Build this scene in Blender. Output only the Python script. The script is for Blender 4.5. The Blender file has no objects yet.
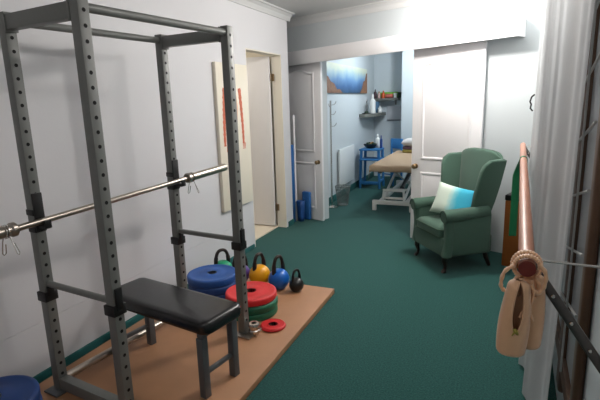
import bpy, bmesh, math, random
from mathutils import Vector, Matrix
random.seed(7)
PI = math.pi
S = bpy.context.scene
C = S.collection

# ------------------------------------------------------------------ materials
def lin(h):
    h = h.lstrip('#'); out = []
    for i in (0, 2, 4):
        c = int(h[i:i+2], 16)/255
        out.append(c/12.92 if c <= .04045 else ((c+.055)/1.055)**2.4)
    return out + [1]

def mat(name, col, rough=.6, metal=0., var=0., scale=30., bump=0., bscale=None, spec=.5, coat=0., sheen=0.):
    m = bpy.data.materials.new(name); m.use_nodes = True
    N = m.node_tree.nodes; L = m.node_tree.links; b = N['Principled BSDF']
    c = lin(col) if isinstance(col, str) else list(col)+[1]
    b.inputs['Base Color'].default_value = c
    b.inputs['Roughness'].default_value = rough; b.inputs['Metallic'].default_value = metal
    b.inputs['Specular IOR Level'].default_value = spec
    b.inputs['Coat Weight'].default_value = coat
    b.inputs['Sheen Weight'].default_value = sheen
    if var or bump:
        tc = N.new('ShaderNodeTexCoord')
        n = N.new('ShaderNodeTexNoise'); n.inputs['Scale'].default_value = scale; n.inputs['Detail'].default_value = 5
        L.new(tc.outputs['Object'], n.inputs['Vector'])
        if var:
            r = N.new('ShaderNodeMix'); r.data_type = 'RGBA'
            r.inputs[6].default_value = [x*(1-var) for x in c[:3]]+[1]
            r.inputs[7].default_value = [min(1, x*(1+var)) for x in c[:3]]+[1]
            L.new(n.outputs['Fac'], r.inputs[0]); L.new(r.outputs[2], b.inputs['Base Color'])
        if bump:
            n2 = N.new('ShaderNodeTexNoise'); n2.inputs['Scale'].default_value = bscale or scale; n2.inputs['Detail'].default_value = 3
            L.new(tc.outputs['Object'], n2.inputs['Vector'])
            bp = N.new('ShaderNodeBump'); bp.inputs['Strength'].default_value = bump; bp.inputs['Distance'].default_value = .01
            L.new(n2.outputs['Fac'], bp.inputs['Height']); L.new(bp.outputs['Normal'], b.inputs['Normal'])
    return m

def ramp_mat(name, axis, stops, rough=.7, noise=0., scale=6., lo=0., hi=1.):
    """pattern that runs along one object axis"""
    m = bpy.data.materials.new(name); m.use_nodes = True
    N = m.node_tree.nodes; L = m.node_tree.links; b = N['Principled BSDF']; b.inputs['Roughness'].default_value = rough
    tc = N.new('ShaderNodeTexCoord'); sp = N.new('ShaderNodeSeparateXYZ'); L.new(tc.outputs['Object'], sp.inputs[0])
    mr = N.new('ShaderNodeMapRange'); mr.inputs[1].default_value = lo; mr.inputs[2].default_value = hi
    src = sp.outputs[axis]
    if noise:
        n = N.new('ShaderNodeTexNoise'); n.inputs['Scale'].default_value = scale; n.inputs['Detail'].default_value = 6
        L.new(tc.outputs['Object'], n.inputs['Vector'])
        k = N.new('ShaderNodeMath'); k.operation = 'MULTIPLY_ADD'; k.inputs[1].default_value = noise; k.inputs[2].default_value = -noise/2
        L.new(n.outputs['Fac'], k.inputs[0])
        a = N.new('ShaderNodeMath'); a.operation = 'ADD'; L.new(src, a.inputs[0]); L.new(k.outputs[0], a.inputs[1]); src = a.outputs[0]
    L.new(src, mr.inputs[0])
    cr = N.new('ShaderNodeValToRGB'); e = cr.color_ramp.elements
    e[0].position, e[0].color = stops[0][0], lin(stops[0][1]); e[1].position, e[1].color = stops[-1][0], lin(stops[-1][1])
    for p, c in stops[1:-1]:
        q = e.new(p); q.color = lin(c)
    L.new(mr.outputs[0], cr.inputs[0]); L.new(cr.outputs[0], b.inputs['Base Color'])
    return m

M = {}
def wall_mat(name, col, seam=None):
    m = mat(name, col, rough=.55, var=.03, scale=2.5, bump=.06, bscale=60)
    return m
M['wall'] = wall_mat('wall paint', '#d6d5d8')
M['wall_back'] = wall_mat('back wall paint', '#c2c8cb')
M['nook'] = wall_mat('pale blue wall paint', '#ccd4d8')
M['ceil'] = mat('ceiling paint', '#c9c9c9', .8)
M['white'] = mat('white gloss paint', '#e4e2e4', .38, var=.02, scale=8)
M['cream'] = mat('cream paint', '#e6dfd2', .5)
M['hall'] = mat('hall paint', '#e9e0cd', .7)
M['halltile'] = mat('cream floor', '#e8dcc8', .5, var=.05, scale=5)
M['teal'] = mat('teal skirting carpet', '#1a5c5a', .85, var=.2, scale=200)
M['steel'] = mat('grey powder coat', '#70726f', .42, var=.06, scale=60, spec=.5)
M['steel2'] = mat('dark grey powder coat', '#54575a', .42, var=.06, scale=60)
M['hole'] = mat('hole black', '#0a0a0a', .9)
M['black'] = mat('black plastic', '#101012', .45)
M['chrome'] = mat('chrome', '#cfcac4', .22, 1.)
M['barsteel'] = mat('worn bar steel', '#b5aca2', .3, 1., var=.12, scale=90)
M['vinyl'] = mat('black vinyl', '#131316', .27, bump=.05, bscale=250, spec=.6)
M['ply'] = mat('hardboard', '#a87a57', .55, var=.12, scale=9)
M['blue_rub'] = mat('blue rubber', '#1c4f98', .5, var=.08, scale=30)
M['navy_rub'] = mat('dark blue rubber', '#123a78', .55)
M['red_rub'] = mat('red rubber', '#d3262a', .45)
M['green_rub'] = mat('green rubber', '#0f6447', .5)
M['green_p'] = mat('green enamel', '#149467', .35)
M['purple_p'] = mat('purple enamel', '#5d3b8c', .35)
M['yellow_p'] = mat('yellow enamel', '#f2a80c', .32)
M['blue_p'] = mat('blue enamel', '#0f63c0', .3)
M['iron'] = mat('black cast iron', '#121214', .35)
M['handle'] = mat('worn steel handle', '#3f3632', .35, .6, var=.4, scale=60)
M['chair'] = mat('green wool upholstery', '#3f5c4e', .9, var=.08, scale=160, bump=.12, bscale=300, sheen=.15)
M['piping'] = mat('green piping', '#36503f', .85)
M['darkwood'] = mat('dark mahogany', '#22110c', .35)
M['woodbox'] = mat('orange brown wood', '#96541f', .5, var=.2, scale=7)
M['brass'] = mat('aged brass', '#8a7355', .4, .8)
M['curtain'] = None
M['pole'] = mat('varnished wood pole', '#b97f66', .42, var=.1, scale=14, coat=.08)
M['endgrain'] = mat('red brown end grain', '#6a2318', .5, var=.25, scale=60)
M['satin'] = mat('peach satin', '#e3b48c', .45, var=.06, scale=40, sheen=.3)
M['sole'] = mat('tan leather sole', '#a77a52', .6)
M['tag'] = mat('olive knot', '#9a8f3c', .6)
M['greenband'] = mat('green latex', '#14784a', .5)
M['frame_br'] = mat('brown timber frame', '#5c4230', .5, var=.25, scale=12)
M['pane'] = mat('dim glass', '#c3cace', .25, spec=.6)
M['galv'] = mat('galvanised steel', '#b4b5b3', .45, .3)
M['darkmetal'] = mat('dark bracket steel', '#6b6663', .32, .9)
M['blue_wood'] = mat('blue painted wood', '#3279b4', .5)
M['mat_blue'] = mat('blue foam', '#1f5d9c', .7)
M['bin'] = mat('blue plastic', '#27518f', .4)
M['beige'] = mat('beige towelling', '#b59a7e', .95, var=.08, scale=90, bump=.3, bscale=200)
M['pillow_w'] = mat('pale pillowcase', '#c9c4c2', .9)
M['mauve'] = mat('mauve towel', '#6d5361', .95)
M['olive'] = mat('yellow olive towel', '#9a8a4a', .95)
M['frame_w'] = mat('white frame metal', '#d9d6d0', .4)
M['grey_frame'] = mat('grey mechanism', '#6a6c6c', .5, .4)
M['padgrey'] = mat('grey vinyl', '#85888a', .5)
M['shelf'] = mat('grey brown shelf', '#6f706a', .6, var=.1, scale=12)
M['heater'] = mat('white heater', '#dfe3e4', .4)
M['strip'] = mat('grey strip', '#6c7278', .5)
M['paper'] = mat('pale panel', '#c2c4c8', .7)
M['board'] = mat('cream board', '#e4dccb', .6, var=.03, scale=3)
M['boardedge'] = mat('board edge', '#b9b09c', .7)
M['ink'] = mat('red orange print', '#c4674a', .7, var=.35, scale=45)
M['ink2'] = mat('pale print', '#dfb59a', .7)
M['orange'] = mat('orange plastic', '#c8501f', .5)
M['lime'] = mat('green roll', '#6fae32', .6)
M['rose'] = mat('rose roll', '#b05a4c', .6)
M['maroon'] = mat('dark red plastic', '#3d1222', .4)
M['pinkw'] = mat('pink white plastic', '#d9b3ae', .5)
M['whiteplastic'] = mat('white plastic', '#e6e6e3', .4)
M['dkgreen'] = mat('dark green cup', '#12301f', .5)
M['bluegrey'] = mat('blue grey pack', '#5a7f9e', .5)
M['mesh'] = mat('grey mesh', '#8b908e', .4, .5)

def carpet_mat():
    m = mat('teal carpet', '#165048', .97, bump=0, spec=.1)
    N = m.node_tree.nodes; L = m.node_tree.links; b = N['Principled BSDF']
    tc = N.new('ShaderNodeTexCoord')
    n = N.new('ShaderNodeTexNoise'); n.inputs['Scale'].default_value = 110; n.inputs['Detail'].default_value = 4; n.inputs['Roughness'].default_value = .7
    L.new(tc.outputs['Object'], n.inputs['Vector'])
    cr = N.new('ShaderNodeValToRGB'); e = cr.color_ramp.elements
    e[0].position, e[0].color = .3, lin('#153835'); e[1].position, e[1].color = .72, lin('#336560')
    L.new(n.outputs['Fac'], cr.inputs[0]); L.new(cr.outputs[0], b.inputs['Base Color'])
    bp = N.new('ShaderNodeBump'); bp.inputs['Strength'].default_value = .5; bp.inputs['Distance'].default_value = .006
    L.new(n.outputs['Fac'], bp.inputs['Height']); L.new(bp.outputs['Normal'], b.inputs['Normal'])
    b.inputs['Sheen Weight'].default_value = .1
    return m
M['carpet'] = carpet_mat()

def curtain_mat():
    m = bpy.data.materials.new('sheer grey voile'); m.use_nodes = True
    N = m.node_tree.nodes; L = m.node_tree.links; b = N['Principled BSDF']
    b.inputs['Base Color'].default_value = lin('#d8dadc'); b.inputs['Roughness'].default_value = .9
    tr = N.new('ShaderNodeBsdfTranslucent'); tr.inputs['Color'].default_value = lin('#d8dadc')
    tp = N.new('ShaderNodeBsdfTransparent')
    m1 = N.new('ShaderNodeMixShader'); m1.inputs[0].default_value = .35
    L.new(b.outputs[0], m1.inputs[1]); L.new(tr.outputs[0], m1.inputs[2])
    tc = N.new('ShaderNodeTexCoord'); w = N.new('ShaderNodeTexNoise'); w.inputs['Scale'].default_value = 160
    mp = N.new('ShaderNodeMapping'); mp.inputs['Scale'].default_value = (1, 1, .15)
    L.new(tc.outputs['Object'], mp.inputs[0]); L.new(mp.outputs[0], w.inputs['Vector'])
    bp = N.new('ShaderNodeBump'); bp.inputs['Strength'].default_value = .25; bp.inputs['Distance'].default_value = .004
    L.new(w.outputs['Fac'], bp.inputs['Height']); L.new(bp.outputs['Normal'], b.inputs['Normal'])
    m2 = N.new('ShaderNodeMixShader'); m2.inputs[0].default_value = .06
    L.new(m1.outputs[0], m2.inputs[1]); L.new(tp.outputs[0], m2.inputs[2])
    L.new(m2.outputs[0], N['Material Output'].inputs[0])
    return m
M['curtain'] = curtain_mat()

# ------------------------------------------------------------------ mesh builder
class MB:
    def __init__(s): s.bm = bmesh.new()
    def _merge(s, t, mi, X=None):
        if X is not None: bmesh.ops.transform(t, matrix=X, verts=t.verts)
        for f in t.faces: f.material_index = mi
        me = bpy.data.meshes.new('tmp'); t.to_mesh(me); t.free(); s.bm.from_mesh(me); bpy.data.meshes.remove(me)
    def box(s, c, d, bev=0., seg=2, mi=0, X=None, rz=0., rx=0., ry=0.):
        t = bmesh.new(); bmesh.ops.create_cube(t, size=1)
        bmesh.ops.scale(t, vec=d, verts=t.verts)
        if bev: bmesh.ops.bevel(t, geom=t.edges[:], offset=min(bev, min(d)*.49), segments=seg, profile=.5, affect='EDGES')
        R = Matrix.Translation(c) @ Matrix.Rotation(rz, 4, 'Z') @ Matrix.Rotation(ry, 4, 'Y') @ Matrix.Rotation(rx, 4, 'X')
        s._merge(t, mi, (X @ R) if X is not None else R); return s
    def surf(s, f, nu, nv, cu=False, cv=False, mi=0, capu=False):
        """grid of points f(u, v), u and v in 0..1"""
        bm = s.bm; V = []
        for i in range(nu if cu else nu+1):
            V.append([bm.verts.new(f(i/nu, j/nv)) for j in range(nv if cv else nv+1)])
        a = len(V); b = len(V[0])
        for i in range(nu):
            for j in range(nv):
                q = [V[i][j], V[(i+1) % a][j], V[(i+1) % a][(j+1) % b], V[i][(j+1) % b]]
                try: s.bm.faces.new(q).material_index = mi
                except ValueError: pass
        if capu and cv:
            for r, rev in ((V[0], False), (V[-1], True)):
                try:
                    k = bm.faces.new(r if rev else r[::-1]); k.material_index = mi
                except ValueError: pass
        return s
    def tube(s, path, r, n=12, mi=0, closed=False, flat=1.):
        P = [Vector(p) for p in path]; k = len(P)
        R = r if isinstance(r, (list, tuple)) else [r]*k
        T = []
        for i in range(k):
            if closed: t = P[(i+1) % k]-P[i-1]
            else: t = P[min(i+1, k-1)]-P[max(i-1, 0)]
            T.append(t.normalized())
        up = Vector((0, 0, 1)) if abs(T[0].z) < .9 else Vector((1, 0, 0))
        N0 = (up-T[0]*up.dot(T[0])).normalized(); Ns = [N0]
        for i in range(1, k):
            q = Ns[-1]-T[i]*Ns[-1].dot(T[i]); Ns.append(q.normalized())
        V = []
        for i in range(k):
            bn = T[i].cross(Ns[i])
            V.append([s.bm.verts.new(P[i]+(Ns[i]*math.cos(2*PI*j/n)*flat+bn*math.sin(2*PI*j/n))*R[i]) for j in range(n)])
        for i in range(k if closed else k-1):
            for j in range(n):
                s.bm.faces.new((V[i][j], V[i][(j+1) % n], V[(i+1) % k][(j+1) % n], V[(i+1) % k][j])).material_index = mi
        if not closed:
            s.bm.faces.new(V[0][::-1]).material_index = mi; s.bm.faces.new(V[-1]).material_index = mi
        return s
    def cyl(s, a, b, r, r2=None, n=24, mi=0):
        return s.tube([a, b], [r, r if r2 is None else r2], n, mi)
    def lathe(s, prof, n=32, c=(0, 0, 0), mi=0, mis=None):
        c = Vector(c); V = []
        for r, z in prof:
            if r < 1e-6: V.append([s.bm.verts.new(c+Vector((0, 0, z)))])
            else: V.append([s.bm.verts.new(c+Vector((r*math.cos(2*PI*j/n), r*math.sin(2*PI*j/n), z))) for j in range(n)])
        for i in range(len(V)-1):
            A, B = V[i], V[i+1]; k = mis[i] if mis else mi
            for j in range(n):
                j2 = (j+1) % n
                if len(A) == 1 and len(B) == 1: continue
                if len(A) == 1: q = (A[0], B[j2], B[j])
                elif len(B) == 1: q = (A[j], A[j2], B[0])
                else: q = (A[j], A[j2], B[j2], B[j])
                s.bm.faces.new(q).material_index = k
        return s
    def prism(s, poly, a, b, mi=0, X=None):
        """polygon in local xz, extruded along y from a to b"""
        t = bmesh.new()
        A = [t.verts.new((x, a, z)) for x, z in poly]; B = [t.verts.new((x, b, z)) for x, z in poly]
        t.faces.new(A); t.faces.new(B[::-1]); k = len(poly)
        for i in range(k): t.faces.new((A[i], B[i], B[(i+1) % k], A[(i+1) % k]))
        bmesh.ops.recalc_face_normals(t, faces=t.faces)
        s._merge(t, mi, X); return s
    def build(s, name, mats, parent=None, loc=(0, 0, 0), rz=0., rot=None, sharp=38, recalc=True):
        if recalc: bmesh.ops.recalc_face_normals(s.bm, faces=s.bm.faces)
        me = bpy.data.meshes.new(name); s.bm.to_mesh(me); s.bm.free()
        for m in (mats if isinstance(mats, (list, tuple)) else [mats]): me.materials.append(m)
        me.polygons.foreach_set('use_smooth', [True]*len(me.polygons)); me.set_sharp_from_angle(angle=math.radians(sharp))
        o = bpy.data.objects.new(name, me); C.objects.link(o)
        o.location = loc; o.rotation_euler = rot or (0, 0, rz)
        if parent: o.parent = parent
        return o

def tag(o, label=None, cat=None, group=None, kind=None):
    if label: o['label'] = label
    if cat: o['category'] = cat
    if group: o['group'] = group
    if kind: o['kind'] = kind
    return o
def thing(name, label, cat, loc=(0, 0, 0), rz=0., group=None):
    o = bpy.data.objects.new(name, None); o.empty_display_size = .1; C.objects.link(o)
    o.location = loc; o.rotation_euler = (0, 0, rz); return tag(o, label, cat, group)
def struct(o, label=None): return tag(o, label, None, None, 'structure')
def copy_tree(o, parent=None):
    c = o.copy(); C.objects.link(c)
    if parent: c.parent = parent
    for ch in list(o.children): copy_tree(ch, c)
    return c

# ------------------------------------------------------------------ the room
H = 2.50                     # ceiling
WX = -2.31                   # left wall face
CARP = 0.0
# back wall frame: s along the wall, d out of the wall into the room
BO = Vector((-2.283, 5.493, 0)); BA = math.radians(-19.3)
Bt = Vector((math.cos(BA), math.sin(BA), 0)); Bn = Vector((math.sin(BA), -math.cos(BA), 0))
XB = Matrix.Translation(BO) @ Matrix.Rotation(BA, 4, 'Z')        # local x = s, local y = -d
def bw(s, d, z): return BO+Bt*s+Bn*d+Vector((0, 0, z))

b = MB(); b.box((-1.2, 4.2, -.05), (4.6, 11.4, .10)); struct(b.build('floor', M['carpet']), 'teal green carpet')
b = MB(); b.box((-1.2, 4.2, H+.05), (4.6, 11.4, .10)); struct(b.build('ceiling', M['ceil']))
# left wall with doorway (y 4.19..4.97, z..2.03); panel seam as a real groove
TH = .12; dy0, dy1, dz = 4.16, 4.98, 2.03; YE = 5.17
b = MB()
def lw(y0, y1, z0, z1): b.box((WX-TH/2, (y0+y1)/2, (z0+z1)/2), (TH, y1-y0, z1-z0))
lw(-1.4, dy0, 0, .327); lw(-1.4, dy0, .331, H)
b.box((WX-TH/2-.002, (dy0-1.4)/2, .329), (TH-.004, dy0+1.4, .006))
lw(dy1, YE, 0, H); lw(dy0, dy1, dz, H)
struct(b.build('wall_left', M['wall']), 'off-white panelled left wall')
b = MB()
b.box((-3.05, 5.6, H/2), (.1, 1.2, H)); b.box((-2.73, YE-.03, H/2), (.64, .06, H))
struct(b.build('wall_recess', M['wall_back']))
# door lining and architraves
b = MB()
for y in (dy0, dy1):
    q = 1 if y == dy0 else -1
    b.box((WX-TH/2-.001, y+q*.006, dz/2), (TH-.002, .012, dz))
b.box((WX-TH/2-.001, (dy0+dy1)/2, dz-.006), (TH-.002, dy1-dy0, .012))
struct(b.build('trim_1', M['cream']), 'cream door lining')
# hallway behind
b = MB(); b.box((-3.4, 4.5, .004), (1.96, 2.6, .02)); struct(b.build('floor_hallway', M['halltile']))
b = MB(); b.box((-4.4, 4.0, H/2), (.1, 3.2, H)); b.box((-3.42, 5.08, H/2), (1.9, .06, H)); b.box((-3.42, 2.9, H/2), (1.9, .08, H))
struct(b.build('wall_hallway', M['hall']))
# open hall door, hinged on the far lining
d = bpy.data.objects.new('door_1', None); C.objects.link(d); d.location = (WX-TH, dy1-.03, 0); struct(d, 'plain grey-white hall door standing open')
b = MB(); b.box((-.385, -.02, 1.02), (.75, .036, 1.99), bev=.004); b.build('leaf', M['white'], d)
for z in (.25, 1.78):
    b = MB(); b.cyl((.006, -.024, z-.04), (.006, -.024, z+.04), .005, n=10); b.box((.022, .004, z), (.030, .003, .08)); b.build('hinge', M['brass'], d)

# back wall: two piers either side of the opening, and the wall over it
OS0, OS1 = .28, 1.62; DW = .10
b = MB()
def bwb(s0, s1, z0, z1): b.box(((s0+s1)/2, .06+DW/2, (z0+z1)/2), (s1-s0, DW, z1-z0), X=XB)
bwb(-.85, OS0, 0, H); bwb(OS1, 3.35, 0, H); bwb(OS0, OS1, 2.03, H)
struct(b.build('wall_back', M['wall_back']), 'white back wall above the sliding doors')
# header pelmet hiding the sliding track
HS1 = 2.59
b = MB(); hc = Matrix.Translation(((HS1-.75)/2, -.03, 2.036)) @ Matrix.Rotation(math.radians(-1.2), 4, 'Y'); HL = HS1+.75
b.box((0, -.08, 0), (HL, .02, .16), bev=.003, X=XB @ hc); b.box((0, .011, .071), (HL-.004, .16, .018), X=XB @ hc); b.box((HL/2-.01, .009, -.002), (.02, .157, .15), X=XB @ hc)
struct(b.build('trim_2', M['white']), 'long white boxed pelmet over the sliding doors')
# cornices
def cornice(name, p0, p1, n, ext=.0):
    """coved moulding from p0 to p1, n points into the room"""
    p0 = Vector(p0); p1 = Vector(p1); n = Vector(n)
    prof = [(0, -.085), (.012, -.085), (.016, -.07), (.03, -.04), (.055, -.018), (.075, -.012), (.078, 0), (0, 0)]
    k = MB()
    k.surf(lambda u, v: (p0.lerp(p1, u)+n*prof[min(7, int(round(v*8)) % 8)][0]+Vector((0, 0, H+prof[int(round(v*8)) % 8][1]))), 1, 8, cv=True, capu=True)
    return struct(k.build(name, M['ceil'], sharp=20))
cornice('trim_3', (WX, -1.4, 0), (WX, YE+.06, 0), (1, 0, 0))
cornice('trim_4', bw(-.75, -.06, 0), bw(3.0, -.06, 0), Bn)
# low teal carpet upstand along the left wall
b = MB(); b.box((WX+.008, (dy0-.035-1.4)/2, .0225), (.016, dy0-.035+1.4, .045), bev=.003); b.box((WX+.008, (dy1+.04+YE)/2, .03), (.016, YE-dy1-.04, .06))
struct(b.build('baseboard_left', M['teal']))

# sliding doors with arched moulded panels
def slide_door(name, s0, w, d, knob_s, label):
    o = bpy.data.objects.new(name, None); C.objects.link(o)
    o.location = bw(s0, d, 0); o.rotation_euler = (0, 0, BA); struct(o, label)
    hgt = 1.98
    k = MB(); k.box((w/2, .018, hgt/2+.005), (w, .034, hgt), bev=.003); k.build('leaf', M['white'], o)
    def panel(z0, z1, arch, nm):
        m = .105; x0, x1 = m, w-m; n = 24
        out = [(x0, z0), (x1, z0)]
        for i in range(n+1):
            t = i/n; x = x1+(x0-x1)*t; q = (t-.5)*2
            zz = z1 - arch*(1-(.5+.5*math.cos(PI*max(-1, min(1, q*1.12)))))
            out.append((x, zz))
        cx = (x0+x1)/2; cz = (z0+z1)/2
        def off(e):
            return [(cx+(x-cx)*(1-2*e/(x1-x0)), cz+(z-cz)*(1-2*e/(z1-z0))) for x, z in out]
        rings = [(off(0), 0.0), (off(.008), -.007), (off(.02), -.007), (off(.03), .002), (off(.05), -.001), (off(.075), -.007)]
        k = MB(); V = []
        for r, y in rings: V.append([k.bm.verts.new((x, y-.0005, z)) for x, z in r])
        N = len(out)
        for i in range(len(V)-1):
            for j in range(N): k.bm.faces.new((V[i][j], V[i][(j+1) % N], V[i+1][(j+1) % N], V[i+1][j]))
        k.bm.faces.new(V[-1])
        k.build(nm, M['white'], o, sharp=30)
    panel(.875, 1.895, .055, 'upper_panel'); panel(.15, .745, 0., 'lower_panel')
    k = MB(); ks = knob_s
    k.lathe([(0, .058), (.018, .056), (.026, .045), (.024, .034), (.010, .024), (.010, .008), (.026, .006), (.027, 0), (0, 0)], 20)
    q = k.build('knob', M['brass'], o, loc=(ks, .001, .80 if name == 'door_3' else .755)); q.rotation_euler = (PI/2, 0, 0)
    return o
slide_door('door_2', -.395, .72, .02, .665, 'left white sliding door with arched panel')
slide_door('door_3', 1.555, .725, .02, .05, 'right white sliding door with arched panel behind the armchair')

# right wall and its window
RA = math.atan2(.075, 3.4)
def rw(y): return .305+(y-1.2)*.036
b = MB(); b.box((rw(1.7)+.06, 1.7, H/2), (.12, 6.4, H), rz=-math.atan(.036)); struct(b.build('wall_right', M['nook']), 'pale right wall behind the curtain')
w = bpy.data.objects.new('window_1', None); C.objects.link(w); w.location = (rw(2.50), 2.50, 0); w.rotation_euler = (0, 0, -math.atan(.036)); struct(w, 'brown framed window with steel grille behind the curtain')
b = MB(); b.box((-.008, -.12, 1.27), (.012, 1.30, 1.9)); b.build('pane', M['pane'], w)
for y in (-.80, -.36, .5):
    b = MB(); b.box((-.018, y, 1.25), (.032, .11 if y == -.36 else .075, 2.06), bev=.018, seg=3); b.build('jamb', M['frame_br'], w)
b = MB(); b.box((-.018, -.13, 2.2), (.030, 1.25, .07), bev=.004); b.build('head', M['frame_br'], w)
b = MB(); b.box((-.018, -.13, .36), (.030, 1.25, .07), bev=.004); b.build('sill', M['frame_br'], w)
b = MB()
for i in range(8):
    z = .45+i*.22
    b.cyl((-.040, -.78, z+.30), (-.040, .48, z), .005, n=8)
for y in (-.58, .04): b.cyl((-.048, y, .42), (-.048, y, 2.18), .004, n=8)
b.build('grille', M['galv'], w)

# the room behind the sliding doors
NX = -2.24; NY = 9.05
b = MB(); b.box((NX-.06, 7.5, H/2), (.12, 3.3, H)); struct(b.build('wall_nook_left', M['nook']), 'pale blue wall with the painting')
b = MB(); b.box((-1.2, NY+.06, H/2), (2.4, .12, H)); b.box((-.98, 8.72, H/2), (1.22, .6, H)); struct(b.build('wall_far', M['nook']))
b = MB(); b.box((.2, 7.1, H/2), (.12, 4.0, H)); struct(b.build('wall_nook_right', M['nook']))
b = MB(); b.box((NX+.008, 7.5, .05), (.016, 3.0, .10), bev=.003); struct(b.build('baseboard_far', M['teal']))

# ------------------------------------------------------------------ things in the gym
MZ = .04
# platform
b = MB(); b.box((0, 0, MZ/2), (1.10, 4.35, MZ), bev=.003)
tag(b.build('plywood_platform', M['ply'], loc=(-1.675, 1.10, 0)), 'brown hardboard platform on the teal carpet under the rack and bench', 'platform')

# power rack -----------------------------------------------------------------
RZ = -.118; a_, b_ = .515, .932; TOP = 1.93-MZ
rack = thing('power_rack', 'grey steel power rack with drilled uprights standing on the brown platform', 'power rack', (-2.067, 1.530, MZ), RZ)
corners = {'A': (0, 0), 'B': (a_, 0), 'C': (0, b_), 'D': (a_, b_)}
U = .052
for k_, (x, y) in corners.items():
    b = MB(); b.box((x, y, TOP/2), (U, U, TOP), bev=.004)
    z = .10
    while z < TOP-.03:
        for sx in (1, -1):
            b.cyl((x+sx*(U/2-.003), y, z), (x+sx*(U/2+.0006), y, z), .0085, n=12, mi=1)
        z += .06
    u = b.build('upright', [M['steel'], M['hole']], rack)
    b = MB()
    if k_ == 'D': b.box((x+.022, y+.012, .005), (.125, .15, .01), bev=.002)
    else: b.box((x, y, .005), (.11, .13, .01), bev=.002)
    b.build('foot_plate', M['grey_frame'] if k_ != 'D' else M['barsteel'], rack)
for y in (0, b_):
    b = MB(); b.box((a_/2, y, TOP-.045), (a_-U-.002, .05, .065), bev=.003)
    for x in (U/2+.006, a_-U/2-.006): b.box((x, y, TOP-.045), (.010, .058, .085), bev=.002)
    b.build('top_beam', M['steel'], rack)
for x in (0, a_):
    b = MB(); b.cyl((x, U/2+.001, TOP-.035), (x, b_-U/2-.001, TOP-.035), .019, n=20); b.build('pull_up_bar', M['steel'], rack)
b = MB(); b.cyl((0, U/2+.001, .055), (0, b_-U/2-.001, .055), .021, n=20); b.build('side_rail', M['barsteel'], rack)
b = MB(); b.box((a_/2, 0, .05), (a_-U-.002, .05, .06), bev=.003); b.build('base_beam', M['steel'], rack)
# spotter bars across the short sides, with black lock sleeves
for y, z in ((0, .60), (b_, .632)):
    p = MB(); p.cyl((U/2+.001, y, z), (a_-U/2-.001, y, z), .016, n=18); sp = p.build('spotter_bar', M['steel'], rack)
    for x, dz_, hh in ((0, -.055, .055), (a_, -.025, .105)):
        k = MB(); k.box((x, y, z+dz_-.01), (U+.018, U+.018, .05), bev=.004); k.box((x+U/2+.006, y, z+dz_+hh/2-.01), (.014, U*.7, hh), bev=.004)
        k.build('lock_sleeve', M['black'], sp)
ZA, ZC = .966, 1.013          # the two hooks hold the bar a little aslant
for y, BZ in ((0, ZA-MZ), (b_, ZC-MZ)):
    b = MB()
    b.box((U/2+.005, y, BZ+.045), (.010, .050, .19), bev=.003)
    b.box((U/2+.032, y, BZ-.024), (.064, .034, .018), bev=.004)
    b.box((U/2+.066, y, BZ-.010), (.010, .034, .040), bev=.003)
    b.box((0, y, BZ+.045), (U+.006, U+.006, .03), bev=.003); b.box((0, y, BZ-.04), (U+.006, U+.006, .03), bev=.003)
    b.build('bar_hook', M['black'], rack)

# barbell ----------------------------------------------------------------------
bx = U/2+.036
Rm = Matrix.Rotation(RZ, 3, 'Z'); B0 = Vector((-2.067, 1.530, 0))
def rk(x, y, z): v = Rm @ Vector((x, y, 0)); return (B0.x+v.x, B0.y+v.y, z)
TI = math.atan2(ZC-ZA, b_); ZB = (ZA+ZC)/2+.006
bar = thing('barbell', 'bare steel barbell resting on the black hooks of the grey rack', 'barbell', rk(bx, b_/2, ZB), RZ)
bar.rotation_euler = (TI, 0, RZ); y1 = .53
b = MB(); b.cyl((0, -.60, 0), (0, y1, 0), .0155, n=20); b.build('shaft', M['barsteel'], bar)
for q in (1, -1):
    e = y1 if q == 1 else .60
    b = MB(); b.tube([(0, q*e, 0), (0, q*(e+.006), 0), (0, q*(e+.024), 0), (0, q*(e+.03), 0)], [.028, .034, .034, .028], 28)
    b.build('collar', M['barsteel'], bar)
    b = MB(); b.tube([(0, q*(e+.03), 0), (0, q*(e+.405), 0), (0, q*(e+.41), 0)], [.0265, .0265, .022], 28); b.build('sleeve', M['barsteel'], bar)
def clip(lab, yc, flip):
    o = thing('spring_clip', lab, 'barbell clip', rk(bx, b_/2+yc*math.cos(TI), ZB+yc*math.sin(TI)), RZ, 'spring clips on the barbell sleeves'); o.rotation_euler = (TI, 0, RZ)
    k = MB(); pts = []
    for i in range(60):
        t = i/59; an = -PI/2+.35+t*(4*PI-.7)
        pts.append((.0306*math.cos(an), (t-.5)*.022, .0306*math.sin(an)))
    k.tube(pts, .0024, 8); k.build('coil', M['chrome'], o)
    for q in (1, -1):
        k = MB(); s0 = (-.011 if q < 0 else .011)
        k.tube([(q*.010, s0*.9, -.028), (q*.016, s0*1.2, -.05), (q*.03, s0*1.5, -.105), (q*.030, s0*1.6+.006, -.114), (q*.026, s0*1.5+.014, -.105), (q*.012, s0*1.2+.010, -.06)], .0024, 8)
        k.build('grip', M['chrome'], o)
clip('chrome spring clip hanging on the far sleeve beside the poster board', .575, 1)
clip('chrome spring clip hanging on the near sleeve at the left edge', -.65, 1)

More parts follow.
